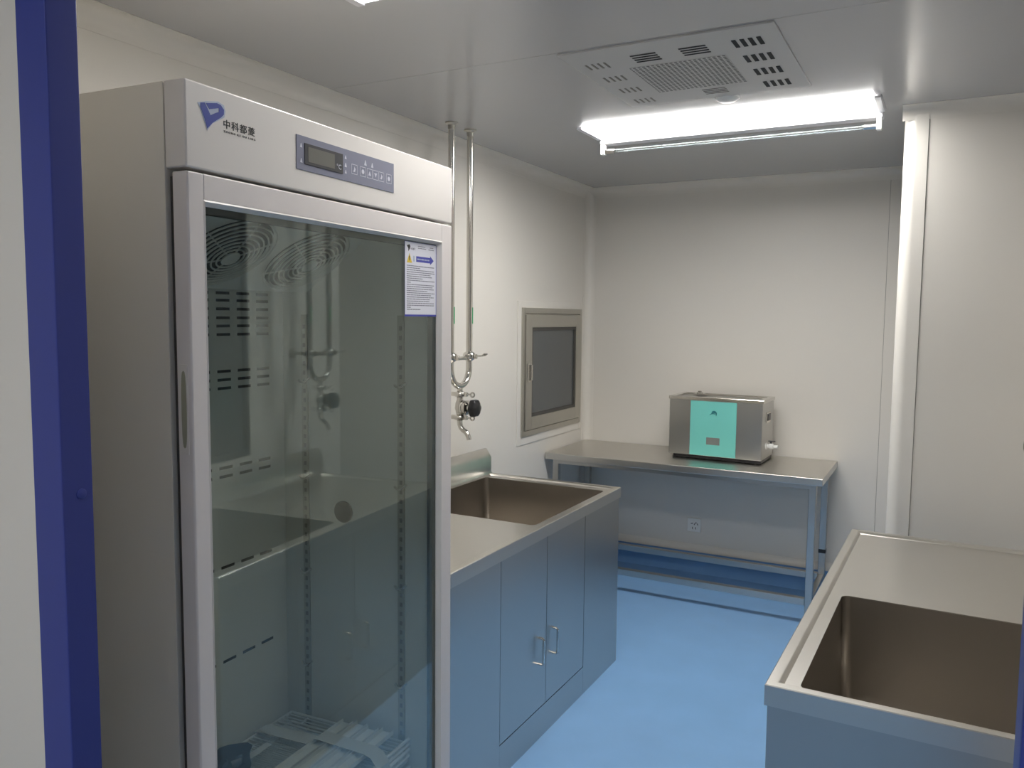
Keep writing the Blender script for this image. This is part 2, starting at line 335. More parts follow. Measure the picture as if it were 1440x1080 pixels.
# grip in the door edge: flat inset, recess shade put into its colour
bm = B()
box(bm, -0.0275, -0.0085, 0.0002, 0.0022, 1.395, 1.540, 0.001)
gp = obj('grip_bezel', bm, 'fwhite', door)
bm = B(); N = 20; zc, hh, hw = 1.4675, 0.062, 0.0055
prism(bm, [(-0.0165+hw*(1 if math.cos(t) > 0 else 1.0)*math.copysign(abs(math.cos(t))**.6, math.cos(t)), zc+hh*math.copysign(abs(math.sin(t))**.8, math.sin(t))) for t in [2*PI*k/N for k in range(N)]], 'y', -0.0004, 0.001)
obj('grip_recess_shade', bm, mat('grip_shade', (0.36, 0.35, 0.26), 0.5, noise=0.03, nscale=10), door)
# lettering and emblem on the header (local y runs to the right, z up)
ROT = (PI/2, 0, PI/2); xo = 0.0002
def flat(name, pts, m, parent, x0, th=0.0006):
    return obj(name, prism(B(), pts, 'x', x0, x0+th), m, parent, smooth=False)
emb = flat('emblem', [(0.025, 1.948), (0.043, 1.954), (0.068, 1.959), (0.080, 1.956), (0.0835, 1.947), (0.081, 1.937), (0.055, 1.922), (0.044, 1.909), (0.030, 1.941)], 'halo', hd, 0.0, 0.0005)
flat('emblem_stroke', [(0.031, 1.949), (0.0395, 1.951), (0.0485, 1.938), (0.051, 1.934), (0.044, 1.912), (0.039, 1.926), (0.0305, 1.943)], 'logo', emb, 0.0004)
flat('emblem_letter', [(0.042, 1.951), (0.065, 1.956), (0.073, 1.955), (0.080, 1.949), (0.0795, 1.941), (0.073, 1.935), (0.055, 1.923), (0.044, 1.912), (0.051, 1.934), (0.062, 1.940), (0.069, 1.943), (0.069, 1.949), (0.049, 1.943)], 'logo', emb, 0.0004)
text('brand_name', '中科都菱', 0.0150, 'ink', hd, (xo, 0.079, 1.9215), ROT, 0.071, 0.00015, space=1.2)
text('brand_name_latin', 'ZHONG KE DU LING', 0.0046, 'ink', hd, (xo, 0.079, 1.9135), ROT, 0.072, 0.0, space=1.5)
# control panel
cp = obj('control_panel', box(B(), 0.0, 0.0016, 0.2545, 0.571, 1.8845, 1.9465, 0.0007), 'panel', hd)
obj('display_bezel', box(B(), 0.0016, 0.0030, 0.276, 0.3905, 1.896, 1.9345, 0.0006), 'dgrey', cp)
obj('display', box(B(), 0.0030, 0.0034, 0.285, 0.3635, 1.9015, 1.929), 'lcd', cp)
text('unit_symbol', '°C', 0.013, 'icon', cp, (0.0031, 0.370, 1.9035), ROT, 0.014)
for i, yc in enumerate((0.4285, 0.4575, 0.481, 0.502, 0.523, 0.551)):
    bm = B(); s = 0.0098; t = 0.0011
    for a, b, c, d in ((-s, s, -s, -s+t), (-s, s, s-t, s), (-s, -s+t, -s, s), (s-t, s, -s, s)): box(bm, 0.0016, 0.0019, yc+a, yc+b, 1.9115+c, 1.9115+d)
    kb = obj('button', bm, 'icon', cp)
    z = 1.9115
    if i in (1, 5): pts = [(yc+0.0048*math.cos(2*PI*k/10), z+0.0048*math.sin(2*PI*k/10)) for k in range(10)]
    elif i in (2, 3): pts = [(yc-0.005, z-0.004), (yc+0.005, z-0.004), (yc, z+0.005)] if i == 2 else [(yc-0.005, z+0.004), (yc, z-0.005), (yc+0.005, z+0.004)]
    else: pts = [(yc-0.004, z-0.005), (yc+0.002, z-0.005), (yc+0.004, z+0.001), (yc, z+0.006), (yc-0.001, z)]
    flat('button_symbol', pts, 'icon', cp, 0.0016, 0.0003)
for (y, z, s) in ((0.466, 1.930, 0.0045), (0.490, 1.929, 0.004), (0.267, 1.928, 0.0032), (0.267, 1.901, 0.0034), (0.400, 1.930, 0.003), (0.400, 1.915, 0.0036), (0.400, 1.902, 0.003)):
    flat('panel_symbol', [(y-s, z-s), (y+s, z-s), (y+s*.25, z+s*1.3), (y-s*.25, z+s*1.3)], 'icon', cp, 0.0016, 0.0003)
# warning sheet on the glass (x just in front of the pane)
GX = -0.0119
stk = obj('warning_sheet', box(B(), GX, GX+0.0004, 0.634, 0.7735, 1.618, 1.7885), 'pblue', door)
obj('sheet_face', box(B(), GX+0.0004, GX+0.0006, 0.6345, 0.7705, 1.6225, 1.7875), 'paper', stk)
sx = GX+0.0006
flat('sheet_emblem', [(0.642, 1.779), (0.653, 1.782), (0.657, 1.778), (0.655, 1.773), (0.649, 1.766), (0.648, 1.773)], 'ink', stk, sx, 0.0002)
text('sheet_brand', '中科都菱', 0.0055, 'inkg', stk, (sx, 0.658, 1.7705), ROT, 0.020, 0.0001, 0.0001)
flat('warning_triangle', [(0.642, 1.7405), (0.664, 1.7405), (0.653, 1.762)], 'yellow', stk, sx, 0.0002)
flat('warning_mark', [(0.6518, 1.7455), (0.6542, 1.7455), (0.6548, 1.756), (0.6512, 1.756)], 'ink', stk, sx+0.0002, 0.0001)
for k in range(2): flat('arrow_tail', [(0.669+k*.004, 1.744), (0.6715+k*.004, 1.744), (0.6715+k*.004, 1.757), (0.669+k*.004, 1.757)], 'halo', stk, sx, 0.0002)
flat('arrow', [(0.682, 1.744), (0.744, 1.744), (0.744, 1.740), (0.760, 1.7505), (0.744, 1.761), (0.744, 1.757), (0.682, 1.757)], 'pblue', stk, sx, 0.0002)
bm = B(); rows = 0
def dashes(bm, y0, y1, z, h, fill):
    y = y0
    while y < y1-0.002:
        l = random.uniform(0.004, 0.012); box(bm, sx, sx+0.0002, y, min(y+l, y1), z, z+h); y += l+random.uniform(0.0008, 0.002)
for z, y0, y1 in ((1.7795, 0.690, 0.722), (1.7750, 0.690, 0.726), (1.7795, 0.742, 0.758), (1.7745, 0.736, 0.764)): dashes(bm, y0, y1, z, 0.0016, 1)
ends = [.762, .70, .764, .764, .745, .755, .71, .764, .66, .764, .755, .76, .73, .764, .75, .76, .745, .74, .764, .764, .66, .70]
for k, e in enumerate(ends): dashes(bm, 0.642, e, 1.733-k*0.00475, 0.0019, 1)
obj('sheet_lines', bm, 'inkg', stk)['kind'] = 'stuff'
dm = B(); dashes(dm, 0.686, 0.742, 1.7490, 0.0030, 1)
for v in dm.verts: v.co.x += 0.0002
obj('arrow_lines', dm, 'halo', stk)['kind'] = 'stuff'
# liner
bm = B(); AI = -0.50
box(bm, -0.71, -0.047, 0.036, 0.040, 0.43, 1.845); box(bm, -0.71, -0.047, 0.789, 0.793, 0.43, 1.845)
box(bm, -0.71, -0.047, 0.040, 0.789, 0.43, 0.434); box(bm, -0.71, -0.047, 0.040, 0.789, 1.841, 1.845)
obj('liner', bm, 'finner', fr)
dp = obj('air_duct_panel', box(B(), AI-0.02, AI, 0.040, 0.789, 0.434, 1.685, 0.002), 'finner', fr)
rowsz = [1.569, 1.590, 1.610, 1.632, 1.653, 1.671, 1.478, 1.457, 1.436, 1.237, 1.215, 0.985, 0.742]
cols = [0.572+0.0685*k for k in range(-7, 3)]
slot = None
for z in rowsz:
    for c in cols:
        if slot is None: slot = obj('vent_slot', box(B(), -0.001, 0.0008, -0.022, 0.022, -0.0035, 0.0035), 'dark', dp); slot.location = (AI, c, z)
        else: share(slot, 'vent_slot', dp, (AI, c, z))
# slanted fan shroud with three grilles
p0, p1 = Vector((-0.42, 0, 1.678)), Vector((-0.20, 0, 1.830))
bm = B(); prism(bm, [(-0.42, 1.678), (-0.20, 1.830), (-0.20, 1.841), (-0.52, 1.841), (-0.52, 1.686), (-0.43, 1.678)], 'y', 0.0405, 0.7885)
fs_ = obj('fan_shroud', bm, 'finner', fr)
sl = (p1-p0).normalized(); nn = Vector((sl.z, 0, -sl.x)); mid = p0+(p1-p0)*0.50
for yc in (0.135, 0.395, 0.655):
    c = Vector((mid.x, yc, mid.z))
    disc = B(); lathe(disc, [(0.108, -0.001), (0.108, 0.0015), (0.0001, 0.0015)], c, nn, 32); obj('fan_opening', disc, 'dark', fs_)
    gr = B()
    for k in range(9):
        r = 0.020+k*0.0118
        ring = [c+nn*(0.008+0.012*(1-(r/0.12)**2))+(sl*math.cos(t)+Vector((0, 1, 0))*math.sin(t))*r for t in [2*PI*j/28 for j in range(29)]]
        tube(gr, ring, 0.0022, 6, False)
    for j in range(6):
        t = PI*j/3; d = sl*math.cos(t)+Vector((0, 1, 0))*math.sin(t)
        tube(gr, [c+nn*0.018+d*0.015, c+nn*0.008+d*0.118], 0.0018, 6)
    lathe(gr, [(0.020, 0.017), (0.020, 0.022), (0.0001, 0.024)], c, nn, 16)
    obj('fan_grille', gr, 'finner', fs_)
# shelf standards on the far side wall, with slots and clips
for xa in (-0.427, -0.122):
    st = obj('shelf_standard', box(B(), xa-0.010, xa+0.010, 0.7855, 0.789, 0.46, 1.62), 'frame_st', fr)
    bm = B()
    for k in range(46): box(bm, xa-0.004, xa+0.004, 0.7848, 0.7856, 0.48+k*0.0245, 0.48+k*0.0245+0.011)
    obj('standard_slots', bm, 'joint', st)['kind'] = 'stuff'
    for zc in (0.66, 0.92, 1.18, 1.44):
        bm = B(); tube(bm, [(xa-0.018, 0.784, zc+0.004), (xa-0.005, 0.776, zc), (xa+0.005, 0.776, zc), (xa+0.018, 0.784, zc+0.012)], 0.003, 6)
        obj('shelf_clip', bm, 'chrome', st)
bm = B(); lathe(bm, [(0.029, 0), (0.029, 0.004), (0.024, 0.007), (0.0001, 0.008)], (-0.303, 0.789, 1.10), (0, -1, 0), 28)
obj('port_cap', bm, 'black', fr)

# ------------------------------------------------------------------ shelves stacked inside the refrigerator
def in_fridge(p):
    c, s = math.cos(FYAW), math.sin(FYAW); return (FX+p[0]*c-p[1]*s, FY+p[0]*s+p[1]*c, p[2])
def wire_shelf(label, loc, rz, W=0.70, D=0.385):
    t = thing('wire_shelf', label, 'shelf', in_fridge(loc), FYAW+rz, 'wire shelves stacked on the refrigerator floor')
    bm = B()
    tube(bm, [(-D/2, -W/2, 0.005), (-D/2, W/2, 0.005)], 0.0042, 8); tube(bm, [(D/2, -W/2, 0.005), (D/2, W/2, 0.005)], 0.0042, 8)
    tube(bm, [(D/2, -W/2, 0.020), (D/2, W/2, 0.020)], 0.0042, 8)
    for y in (-W/2, W/2): tube(bm, [(-D/2, y, 0.005), (D/2, y, 0.005)], 0.0042, 8)
    tube(bm, [(-D/2+0.06, -W/2, 0.001), (-D/2+0.06, W/2, 0.001)], 0.003, 6); tube(bm, [(D/2-0.13, -W/2, 0.001), (D/2-0.13, W/2, 0.001)], 0.003, 6)
    obj('shelf_frame', bm, 'wire', t)
    bm = B(); n = 46
    for k in range(1, n):
        y = -W/2+W*k/n
        tube(bm, [(-D/2, y, 0.007), (D/2, y, 0.007), (D/2+0.002, y, 0.022)], 0.0016, 5)
    wo = obj('shelf_wires', bm, 'wire', t); wo['kind'] = 'stuff'
    return t
lb = ['lowest white wire shelf of the stack on the refrigerator floor', 'second white wire shelf from the bottom of the refrigerator stack',
      'third white wire shelf from the bottom of the refrigerator stack', 'topmost white wire shelf of the refrigerator stack, under packing film']
for k in range(4):
    wire_shelf(lb[k], (-0.285+(0.004, -0.006, 0.003, 0)[k], 0.423+(0.0, 0.006, -0.004, 0.003)[k], 0.438+0.0240*k), (0.0, 0.006, -0.008, 0.0)[k])
# white flat shelf bars tied on top
for k in range(4):
    bm = B(); box(bm, -0.017, 0.017, -0.33, 0.33, 0, 0.003, 0.001); box(bm, -0.017, -0.015, -0.33, 0.33, 0.002, 0.012); box(bm, 0.015, 0.017, -0.33, 0.33, 0.002, 0.012)
    o = obj('shelf_bar', bm, 'wire'); o.location = in_fridge((-0.275+0.042*k, 0.43+0.008*(k % 2), 0.5345)); o.rotation_euler = (0, 0, FYAW+0.004*(k-1))
    tag(o, ['white flat shelf bar lying next to the open wires of the top shelf', 'second white flat shelf bar from the duct panel', 'third white flat shelf bar from the duct panel', 'white flat shelf bar nearest the glass door'][k], 'shelf bar', 'flat bars on the shelf stack')
def strip(name, label, pts, wd, wdir, cat='film'):
    bm = B(); wdir = Vector(wdir); A = []; T = Vector((0, 0, 0.0012))
    for p in pts: A.append([bm.verts.new(Vector(p)+s) for s in (-wdir*wd/2, wdir*wd/2, wdir*wd/2+T, -wdir*wd/2+T)])
    for i in range(len(A)-1):
        for k in range(4): bm.faces.new((A[i][k], A[i][(k+1) % 4], A[i+1][(k+1) % 4], A[i+1][k]))
    bm.faces.new(A[0][::-1]); bm.faces.new(A[-1]); bmesh.ops.recalc_face_normals(bm, faces=bm.faces)
    o = obj(name, bm, 'tape'); o.location = in_fridge((0, 0, 0)); o.rotation_euler = (0, 0, FYAW)
    return tag(o, label, cat, 'packing film around the shelves')
strip('packing_film', 'wide strip of pale packing film across the middle of the shelf stack', [(-0.482, 0.655, 0.522), (-0.47, 0.655, 0.527), (-0.31, 0.66, 0.529), (-0.285, 0.66, 0.549), (-0.13, 0.655, 0.5495), (-0.105, 0.65, 0.546), (-0.078, 0.64, 0.530), (-0.074, 0.637, 0.44)], 0.045, (0.1, 1, 0))
strip('packing_film', 'short pale film strip crossing the shelf wires behind the dark bag', [(-0.40, 0.50, 0.527), (-0.40, 0.60, 0.5275)], 0.02, (1, 0, 0))
# dark crumpled bag in the corner of the refrigerator
bm = B(); bmesh.ops.create_icosphere(bm, subdivisions=3, radius=1)
for v in bm.verts:
    n = 1+0.22*math.sin(5*v.co.x+3*v.co.z)+0.16*math.sin(9*v.co.y+4*v.co.x)+0.08*math.sin(17*v.co.z+11*v.co.y)
    v.co = Vector((v.co.x*0.050*n, v.co.y*0.080*n, max(0, 0.022+v.co.z*0.032*n)))
o = obj('bag', bm, 'bag'); o.location = in_fridge((-0.40, 0.43, 0.528)); o.rotation_euler = (0, 0, FYAW)
tag(o, 'crumpled dark plastic bag lying on the shelf stack in the refrigerator', 'bag')

# ================================================================== SINK CABINETS
def rounded_loop(x0, x1, y0, y1, r, k=5):
    pts = []
    for cx, cy, a in ((x1-r, y1-r, 0), (x0+r, y1-r, PI/2), (x0+r, y0+r, PI), (x1-r, y0+r, 1.5*PI)):
        pts.append([(cx+r*math.cos(a+PI/2*j/k), cy+r*math.sin(a+PI/2*j/k)) for j in range(k+1)])
    return pts
def sink(label, loc, rz, L, D, b0, b1, bx0, bx1):
    """front at x=0 facing +x, length along +y; basin spans y b0..b1 and x bx0..bx1"""
    t = thing('sink_cabinet', label, 'sink', loc, rz, 'stainless steel sink cabinets')
    zb = 0.785
    bm = B()
    box(bm, -D+0.02, -0.030, 0.006, 0.026, 0.0, zb); box(bm, -D+0.02, -0.030, L-0.026, L-0.006, 0.0, zb)
    box(bm, -D+0.005, -D+0.02, 0.006, L-0.006, 0.0, zb); box(bm, -D+0.02, -0.030, 0.026, L-0.026, 0.05, 0.065)
    obj('carcass', bm, 'steel', t)
    dy0, dy1 = 0.407, 1.144; dz0, dz1 = 0.122, 0.7835
    if L < 1.53: dy0, dy1 = 0.39, 1.12
    xf = -0.006
    obj('front_panel', box(B(), -0.030, xf, 0.006, dy0-0.0015, 0, zb), 'steel', t); obj('front_panel', box(B(), -0.030, xf, dy1+0.0015, L-0.006, 0, zb), 'steel', t)
    obj('plinth_panel', box(B(), -0.030, xf, dy0-0.0005, dy1+0.0005, 0, dz0-0.0015), 'steel', t)
    dm = (dy0+dy1)/2
    for a, b, hy in ((dy0, dm, dm-0.066), (dm, dy1, dm+0.057)):
        d = obj('door', box(B(), -0.026, xf, a+0.0015, b-0.0015, dz0+0.0015, dz1, 0.0012), 'steel', t)
        bm = B(); tube(bm, [(xf-0.001, hy, 0.302), (xf+0.016, hy, 0.302), (xf+0.022, hy, 0.308), (xf+0.022, hy, 0.398), (xf+0.016, hy, 0.404), (xf-0.001, hy, 0.404)], 0.0048, 10)
        obj('handle', bm, 'chrome', d)
    # worktop with rounded basin opening, apron and raised edge
    bm = B(); E_ = 0.034
    loop = rounded_loop(bx0, bx1, b0, b1, 0.022)
    zt = ZS-0.008
    oc = [(-E_, L-E_), (-D+0.03, L-E_), (-D+0.03, E_), (-E_, E_)]
    V = [bm.verts.new((x, y, zt)) for x, y in oc]; A = [[bm.verts.new((x, y, zt)) for x, y in l] for l in loop]
    Dn = [[bm.verts.new((x, y, zt-0.004)) for x, y in l] for l in loop]
    for i in range(4):
        j = (i+1) % 4
        for k in range(len(A[i])-1): bm.faces.new((V[i], A[i][k+1], A[i][k])); bm.faces.new((A[i][k], A[i][k+1], Dn[i][k+1], Dn[i][k]))
        bm.faces.new((V[i], V[j], A[j][0], A[i][-1])); bm.faces.new((A[i][-1], A[j][0], Dn[j][0], Dn[i][-1]))
    prof = [(E_, zt), (0.026, ZS-0.001), (0.022, ZS), (0.002, ZS), (0.0, ZS-0.002), (0.0, zb), (0.012, zb)]
    rings = [[bm.verts.new(p) for p in ((-D+0.03, d, z), (-d, d, z), (-d, L-d, z), (-D+0.03, L-d, z))] for d, z in prof]
    for i in range(len(rings)-1):
        for k in range(3): bm.faces.new((rings[i][k], rings[i][k+1], rings[i+1][k+1], rings[i+1][k]))
    bmesh.ops.recalc_face_normals(bm, faces=bm.faces)
    # make sure the top faces look up
    bmesh.ops.remove_doubles(bm, verts=bm.verts, dist=1e-5)
    obj('worktop', bm, 'steelt', t)
    bm = B(); zf = ZS-0.36
    lp = [p for l in rounded_loop(bx0, bx1, b0, b1, 0.022) for p in l]; lp2 = [p for l in rounded_loop(bx0+0.012, bx1-0.012, b0+0.012, b1-0.012, 0.03) for p in l]
    lp3 = [p for l in rounded_loop(bx0+0.035, bx1-0.035, b0+0.035, b1-0.035, 0.03) for p in l]
    RR = [[bm.verts.new((x, y, z)) for x, y in l] for l, z in ((lp, zt-0.003), (lp2, zf+0.025), (lp3, zf))]; n = len(lp)
    for i in range(2):
        for k in range(n): bm.faces.new((RR[i][k], RR[i][(k+1) % n], RR[i+1][(k+1) % n], RR[i+1][k]))
    bm.faces.new(RR[2])
    bmesh.ops.recalc_face_normals(bm, faces=bm.faces)
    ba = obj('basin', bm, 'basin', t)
    bm = B(); lathe(bm, [(0.045, 0), (0.045, 0.003), (0.030, 0.002), (0.0001, 0.001)], ((bx0+bx1)/2, (b0+b1)/2, zf), (0, 0, 1), 24); obj('drain', bm, 'chrome', ba)
    bm = B(); zt2 = 0.954
    prism(bm, [(-D, 0.60), (-D, zt2), (-D+0.010, zt2), (-D+0.038, zt2-0.042), (-D+0.038, ZS+0.012), (-D+0.043, ZS-0.002), (-D+0.055, zt+0.0005), (-D+0.03, zt-0.004), (-D+0.02, 0.60)], 'y', 0.001, L-0.001)
    obj('backsplash', bm, 'steelt', t)
    return t
sink('stainless steel sink cabinet beside the refrigerator, basin at its far end', (-1.307, 1.98, 0), 0, 1.55, 0.734, 0.750, 1.470, -0.684, -0.050)
RY = -0.0196
sink('stainless steel sink cabinet in the right foreground, deep basin at its near end', (-0.313-1.509*math.sin(RY), 1.758+1.509*math.cos(RY), 0), PI+RY, 1.509, 0.70, 0.785, 1.475, -0.645, -0.066)

# ================================================================== FAUCETS
def faucet(label, loc, rz, ztop):
    """origin on the floor under the valve; user side is +x, pipes at y = -+0.0785"""
    t = thing('faucet', label, 'faucet', loc, rz, 'sanitary pipe faucets over the sinks')
    hs = 0.0785; r = 0.0145
    for s in (-1, 1):
        p = obj('pipe', tube(B(), [(0, s*hs, 1.452), (0, s*hs, ztop)], r, 16), 'chrome', t)
        bm = B(); lathe(bm, [(0.028, 0), (0.028, 0.004), (0.016, 0.012), (0.0150, 0.03)], (0, s*hs, ztop), (0, 0, -1), 20)
        obj('ceiling_flange', bm, 'frame_st', p)
        bm = B(); lathe(bm, [(0.0149, 0), (0.0149, 0.09)], (0, s*hs, 1.585), (0, 0, 1), 16)
        obj('flow_sticker', box(B(), 0.0100, 0.0152, s*hs+0.001, s*hs+0.0095, 1.585, 1.660, 0.001), 'green', p); bm.free()
        bm = B(); lathe(bm, [(r, -0.022), (0.026, -0.014), (0.029, -0.006), (0.029, 0.006), (0.026, 0.014), (r, 0.022)], (0, s*hs, 1.436), (0, 0, 1), 20)
        box(bm, 0.020, 0.042, s*hs-0.007, s*hs+0.007, 1.424, 1.446, 0.003)
        cl = obj('clamp', bm, 'chrome', t)
        bm = B(); tube(bm, [(0.036, s*hs, 1.436), (0.070, s*hs, 1.440)], 0.0045, 8)
        tube(bm, [(0.066, s*hs-0.003, 1.438), (0.082, s*hs-0.006, 1.446), (0.094, s*hs, 1.447), (0.082, s*hs+0.006, 1.442), (0.066, s*hs+0.003, 1.438)], 0.0045, 8)
        obj('wing_nut', bm, 'chrome', cl)
    bm = B(); tube(bm, [(0, -hs, 1.428), (0, hs, 1.428)], 0.0075, 10); tube(bm, [(0, -0.03, 1.428), (-0.13, -0.03, 1.428), (-0.186, -0.03, 1.428)], 0.008, 10)
    lathe(bm, [(0.024, 0), (0.024, 0.012), (0.010, 0.016)], (-0.186, -0.03, 1.428), (1, 0, 0), 18)
    obj('support_bracket', bm, 'frame_st', t)
    zc = 1.305+hs
    pts = [(0, -hs, 1.42)]+[(0, -hs*math.cos(a), zc-hs*1.02*math.sin(a)) for a in [PI*k/16 for k in range(17)]]+[(0, hs, 1.42)]
    obj('u_bend', tube(B(), pts, r, 16), 'chrome', t)
    bm = B(); tube(bm, [(0, 0, 1.302), (0, 0, 1.262)], r*.9, 14); obj('outlet_tee', bm, 'chrome', t)
    for z in (1.266, 1.160):
        bm = B(); lathe(bm, [(0.014, -0.014), (0.025, -0.009), (0.028, -0.003), (0.028, 0.003), (0.025, 0.009), (0.014, 0.014)], (0, 0, z), (0, 0, 1), 20)
        box(bm, -0.044, -0.022, -0.007, 0.007, z-0.010, z+0.010, 0.003); box(bm, 0.022, 0.040, -0.007, 0.007, z-0.010, z+0.010, 0.003)
        cl = obj('clamp', bm, 'chrome', t)
        bm = B(); tube(bm, [(0.034, 0, z), (0.058, 0.0, z)], 0.0045, 8)
        tube(bm, [(0.066+0.010*math.cos(a), 0, z+0.010*math.sin(a)) for a in [PI-2*PI*k/12 for k in range(13)]], 0.0035, 8, False)
        obj('wing_nut', bm, 'chrome', cl)
    bm = B(); tube(bm, [(0, 0, 1.258), (0, 0, 1.240), (0, 0, 1.225), (0, 0, 1.202), (0, 0, 1.186), (0, 0, 1.168)], [0.014, 0.015, 0.021, 0.024, 0.019, 0.014], 16)
    vb = obj('valve_body', bm, 'chrome', t)
    bm = B(); lathe(bm, [(0.020, 0.006), (0.033, 0.014), (0.033, 0.022), (0.030, 0.024), (0.030, 0.030), (0.033, 0.032), (0.033, 0.040), (0.018, 0.046), (0.018, 0.062)], (0, 0, 1.206), (1, 0, 0), 20)
    for a in range(4): lathe(bm, [(0.0045, 0.012), (0.0045, 0.045)], (0, 0.026*math.cos(PI/4+a*PI/2), 1.206+0.026*math.sin(PI/4+a*PI/2)), (1, 0, 0), 8)
    obj('bonnet', bm, 'chrome', vb)
    bm = B(); seg = 40; rings = []
    for rr, h in ((0.016, 0.058), (0.030, 0.060), (0.041, 0.066), (0.043, 0.076), (0.040, 0.088), (0.030, 0.096), (0.012, 0.099), (0.0005, 0.0995)):
        ring = []
        for k in range(seg):
            a = 2*PI*k/seg; f = 1-(0.11*(0.5-0.5*math.cos(6*a)) if rr > 0.02 else 0)
            ring.append(bm.verts.new((h, rr*f*math.cos(a), 1.206+rr*f*math.sin(a))))
        rings.append(ring)
    for i in range(len(rings)-1):
        for k in range(seg): bm.faces.new((rings[i][k], rings[i][(k+1) % seg], rings[i+1][(k+1) % seg], rings[i+1][k]))
    bm.faces.new(rings[0][::-1]); bm.faces.new(rings[-1])
    kn = obj('knob', bm, 'black', vb); kn['label'] = 'black lobed plastic valve knob'
    obj('spout', tube(B(), [(0, 0, 1.156), (0, 0, 1.140), (0.001, 0, 1.128), (0.006, 0, 1.114), (0.017, 0, 1.103), (0.029, 0, 1.097), (0.039, 0, 1.088), (0.046, 0, 1.074), (0.050, 0, 1.060)], [0.0125, 0.0125, 0.0125, 0.012, 0.0115, 0.0115, 0.0115, 0.0112, 0.011], 14), 'chrome', t)
    return t
faucet('steel pipe faucet with black knob over the sink beside the refrigerator', (-1.941, 3.127, 0), 0, H)
faucet('steel pipe faucet over the right sink, seen mirrored in the refrigerator door', (0.342, 3.185, 0), PI, H)

# ================================================================== STEEL TABLE AND CLEANER
TX0, TX1, TY0, TY1, TZ = -2.117, -0.529, 4.393, 5.012, 0.80
t = thing('work_table', 'stainless steel work table along the back wall', 'table', ((TX0+TX1)/2, (TY0+TY1)/2, 0))
cxm, cym = (TX0+TX1)/2, (TY0+TY1)/2; hx, hy = (TX1-TX0)/2, (TY1-TY0)/2
bm = B(); box(bm, -hx, hx, -hy, hy, TZ-0.040, TZ, 0.004, 3)
obj('table_top', bm, 'steelt', t)
bm = B(); frame_z = 0.76
for y in (-hy+0.045, hy-0.07): box(bm, -hx+0.06, hx-0.06, y-0.015, y+0.015, 0.735, 0.760)
obj('under_rail', bm, 'steel', t)
ly = (-hy+0.05, hy-0.075); lx = (-hx+0.055, hx-0.053)
for x in lx:
    for y in ly:
        lg = obj('leg', box(B(), x-0.019, x+0.019, y-0.019, y+0.019, 0.02, 0.760, 0.004), 'steel', t)
        bm = B(); lathe(bm, [(0.020, 0), (0.022, 0.004), (0.022, 0.016), (0.012, 0.024)], (x, y, 0), (0, 0, 1), 16); obj('foot', bm, 'black', lg)
        if x > 0 and y > 0: obj('collar', box(B(), x-0.0205, x+0.0205, y-0.0205, y+0.0205, 0.268, 0.292, 0.003), 'black', lg)
for y in ly: obj('stretcher', box(B(), lx[0]+0.019, lx[1]-0.019, y-0.019, y+0.019, 0.108, 0.146, 0.004), 'steel', t)
for x in lx: obj('stretcher', box(B(), x-0.017, x+0.017, ly[0]+0.019, ly[1]-0.019, 0.112, 0.144, 0.004), 'steel', t)

UX0, UX1, UY0, UY1 = -1.424, -0.884, 4.640, 4.925
t = thing('ultrasonic_cleaner', 'stainless steel ultrasonic cleaner with teal front panel standing on the table', 'cleaner', ((UX0+UX1)/2, (UY0+UY1)/2, TZ), -0.03)
hx, hy = (UX1-UX0)/2, (UY1-UY0)/2; z0, z1 = 0.022, 0.365
bm = B(); box(bm, -hx, hx, -hy, hy, z0, z1-0.012, 0.005, 3); ho = obj('housing', bm, 'steel', t)
bm = B(); e = 0.004                               # rim and tank
o_ = [(-hx-e, -hy-e), (hx+e, -hy-e), (hx+e, hy+e), (-hx-e, hy+e)]; i1 = [(-hx+0.028, -hy+0.028), (hx-0.028, -hy+0.028), (hx-0.028, hy-0.028), (-hx+0.028, hy-0.028)]
lv = [[bm.verts.new((x, y, z)) for x, y in l] for l, z in ((o_, z1-0.018), (o_, z1-0.002), ([(x*.996, y*.993) for x, y in o_], z1), (i1, z1), ([(x*.97, y*.95) for x, y in i1], z1-0.16))]
for i in range(4):
    for k in range(4): bm.faces.new((lv[i][k], lv[i][(k+1) % 4], lv[i+1][(k+1) % 4], lv[i+1][k]))
bm.faces.new(lv[4]); bmesh.ops.recalc_face_normals(bm, faces=bm.faces)
obj('tank_rim', bm, 'chrome', t, smooth=False)
bm = B(); lathe(bm, [(0.020, 0), (0.020, 0.006), (0.012, 0.010), (0.012, 0.016), (0.0001, 0.020)], (-hx+0.115, hy-0.07, z1), (0, 0, 1), 18); box(bm, -hx+0.085, -hx+0.145, hy-0.1, hy-0.018, z1-0.002, z1+0.001)
obj('lid_knob', bm, 'chrome', t)
tp = obj('front_panel', box(B(), -hx+0.128, -hx+0.396, -hy-0.004, -hy, z0+0.004, z1-0.022, 0.0015), 'teal', t)
mx_ = -hx+0.262; zc = 0.272
bm = B()
for r_, a0, a1 in ((0.0155, -0.7, 2.6), (0.010, 0.2, 3.3)):
    tube(bm, [(mx_+0.004+r_*math.cos(a), -hy-0.0042, zc+r_*math.sin(a)) for a in [a0+(a1-a0)*k/12 for k in range(13)]], [0.0012+0.0022*math.sin(PI*k/12) for k in range(13)], 6)
tube(bm, [(mx_-0.020, -hy-0.0042, zc-0.006), (mx_-0.004, -hy-0.0042, zc+0.004), (mx_+0.016, -hy-0.0042, zc-0.002)], [0.001, 0.003, 0.001], 6)
obj('panel_emblem', bm, 'tealdk', tp)
obj('display', box(B(), mx_-0.036, mx_+0.042, -hy-0.0052, -hy-0.004, 0.092, 0.134, 0.0008), 'display', tp)
obj('base_skirt', box(B(), -hx+0.03, hx-0.004, -hy+0.01, hy-0.01, 0.004, z0, 0.002), 'black', t)
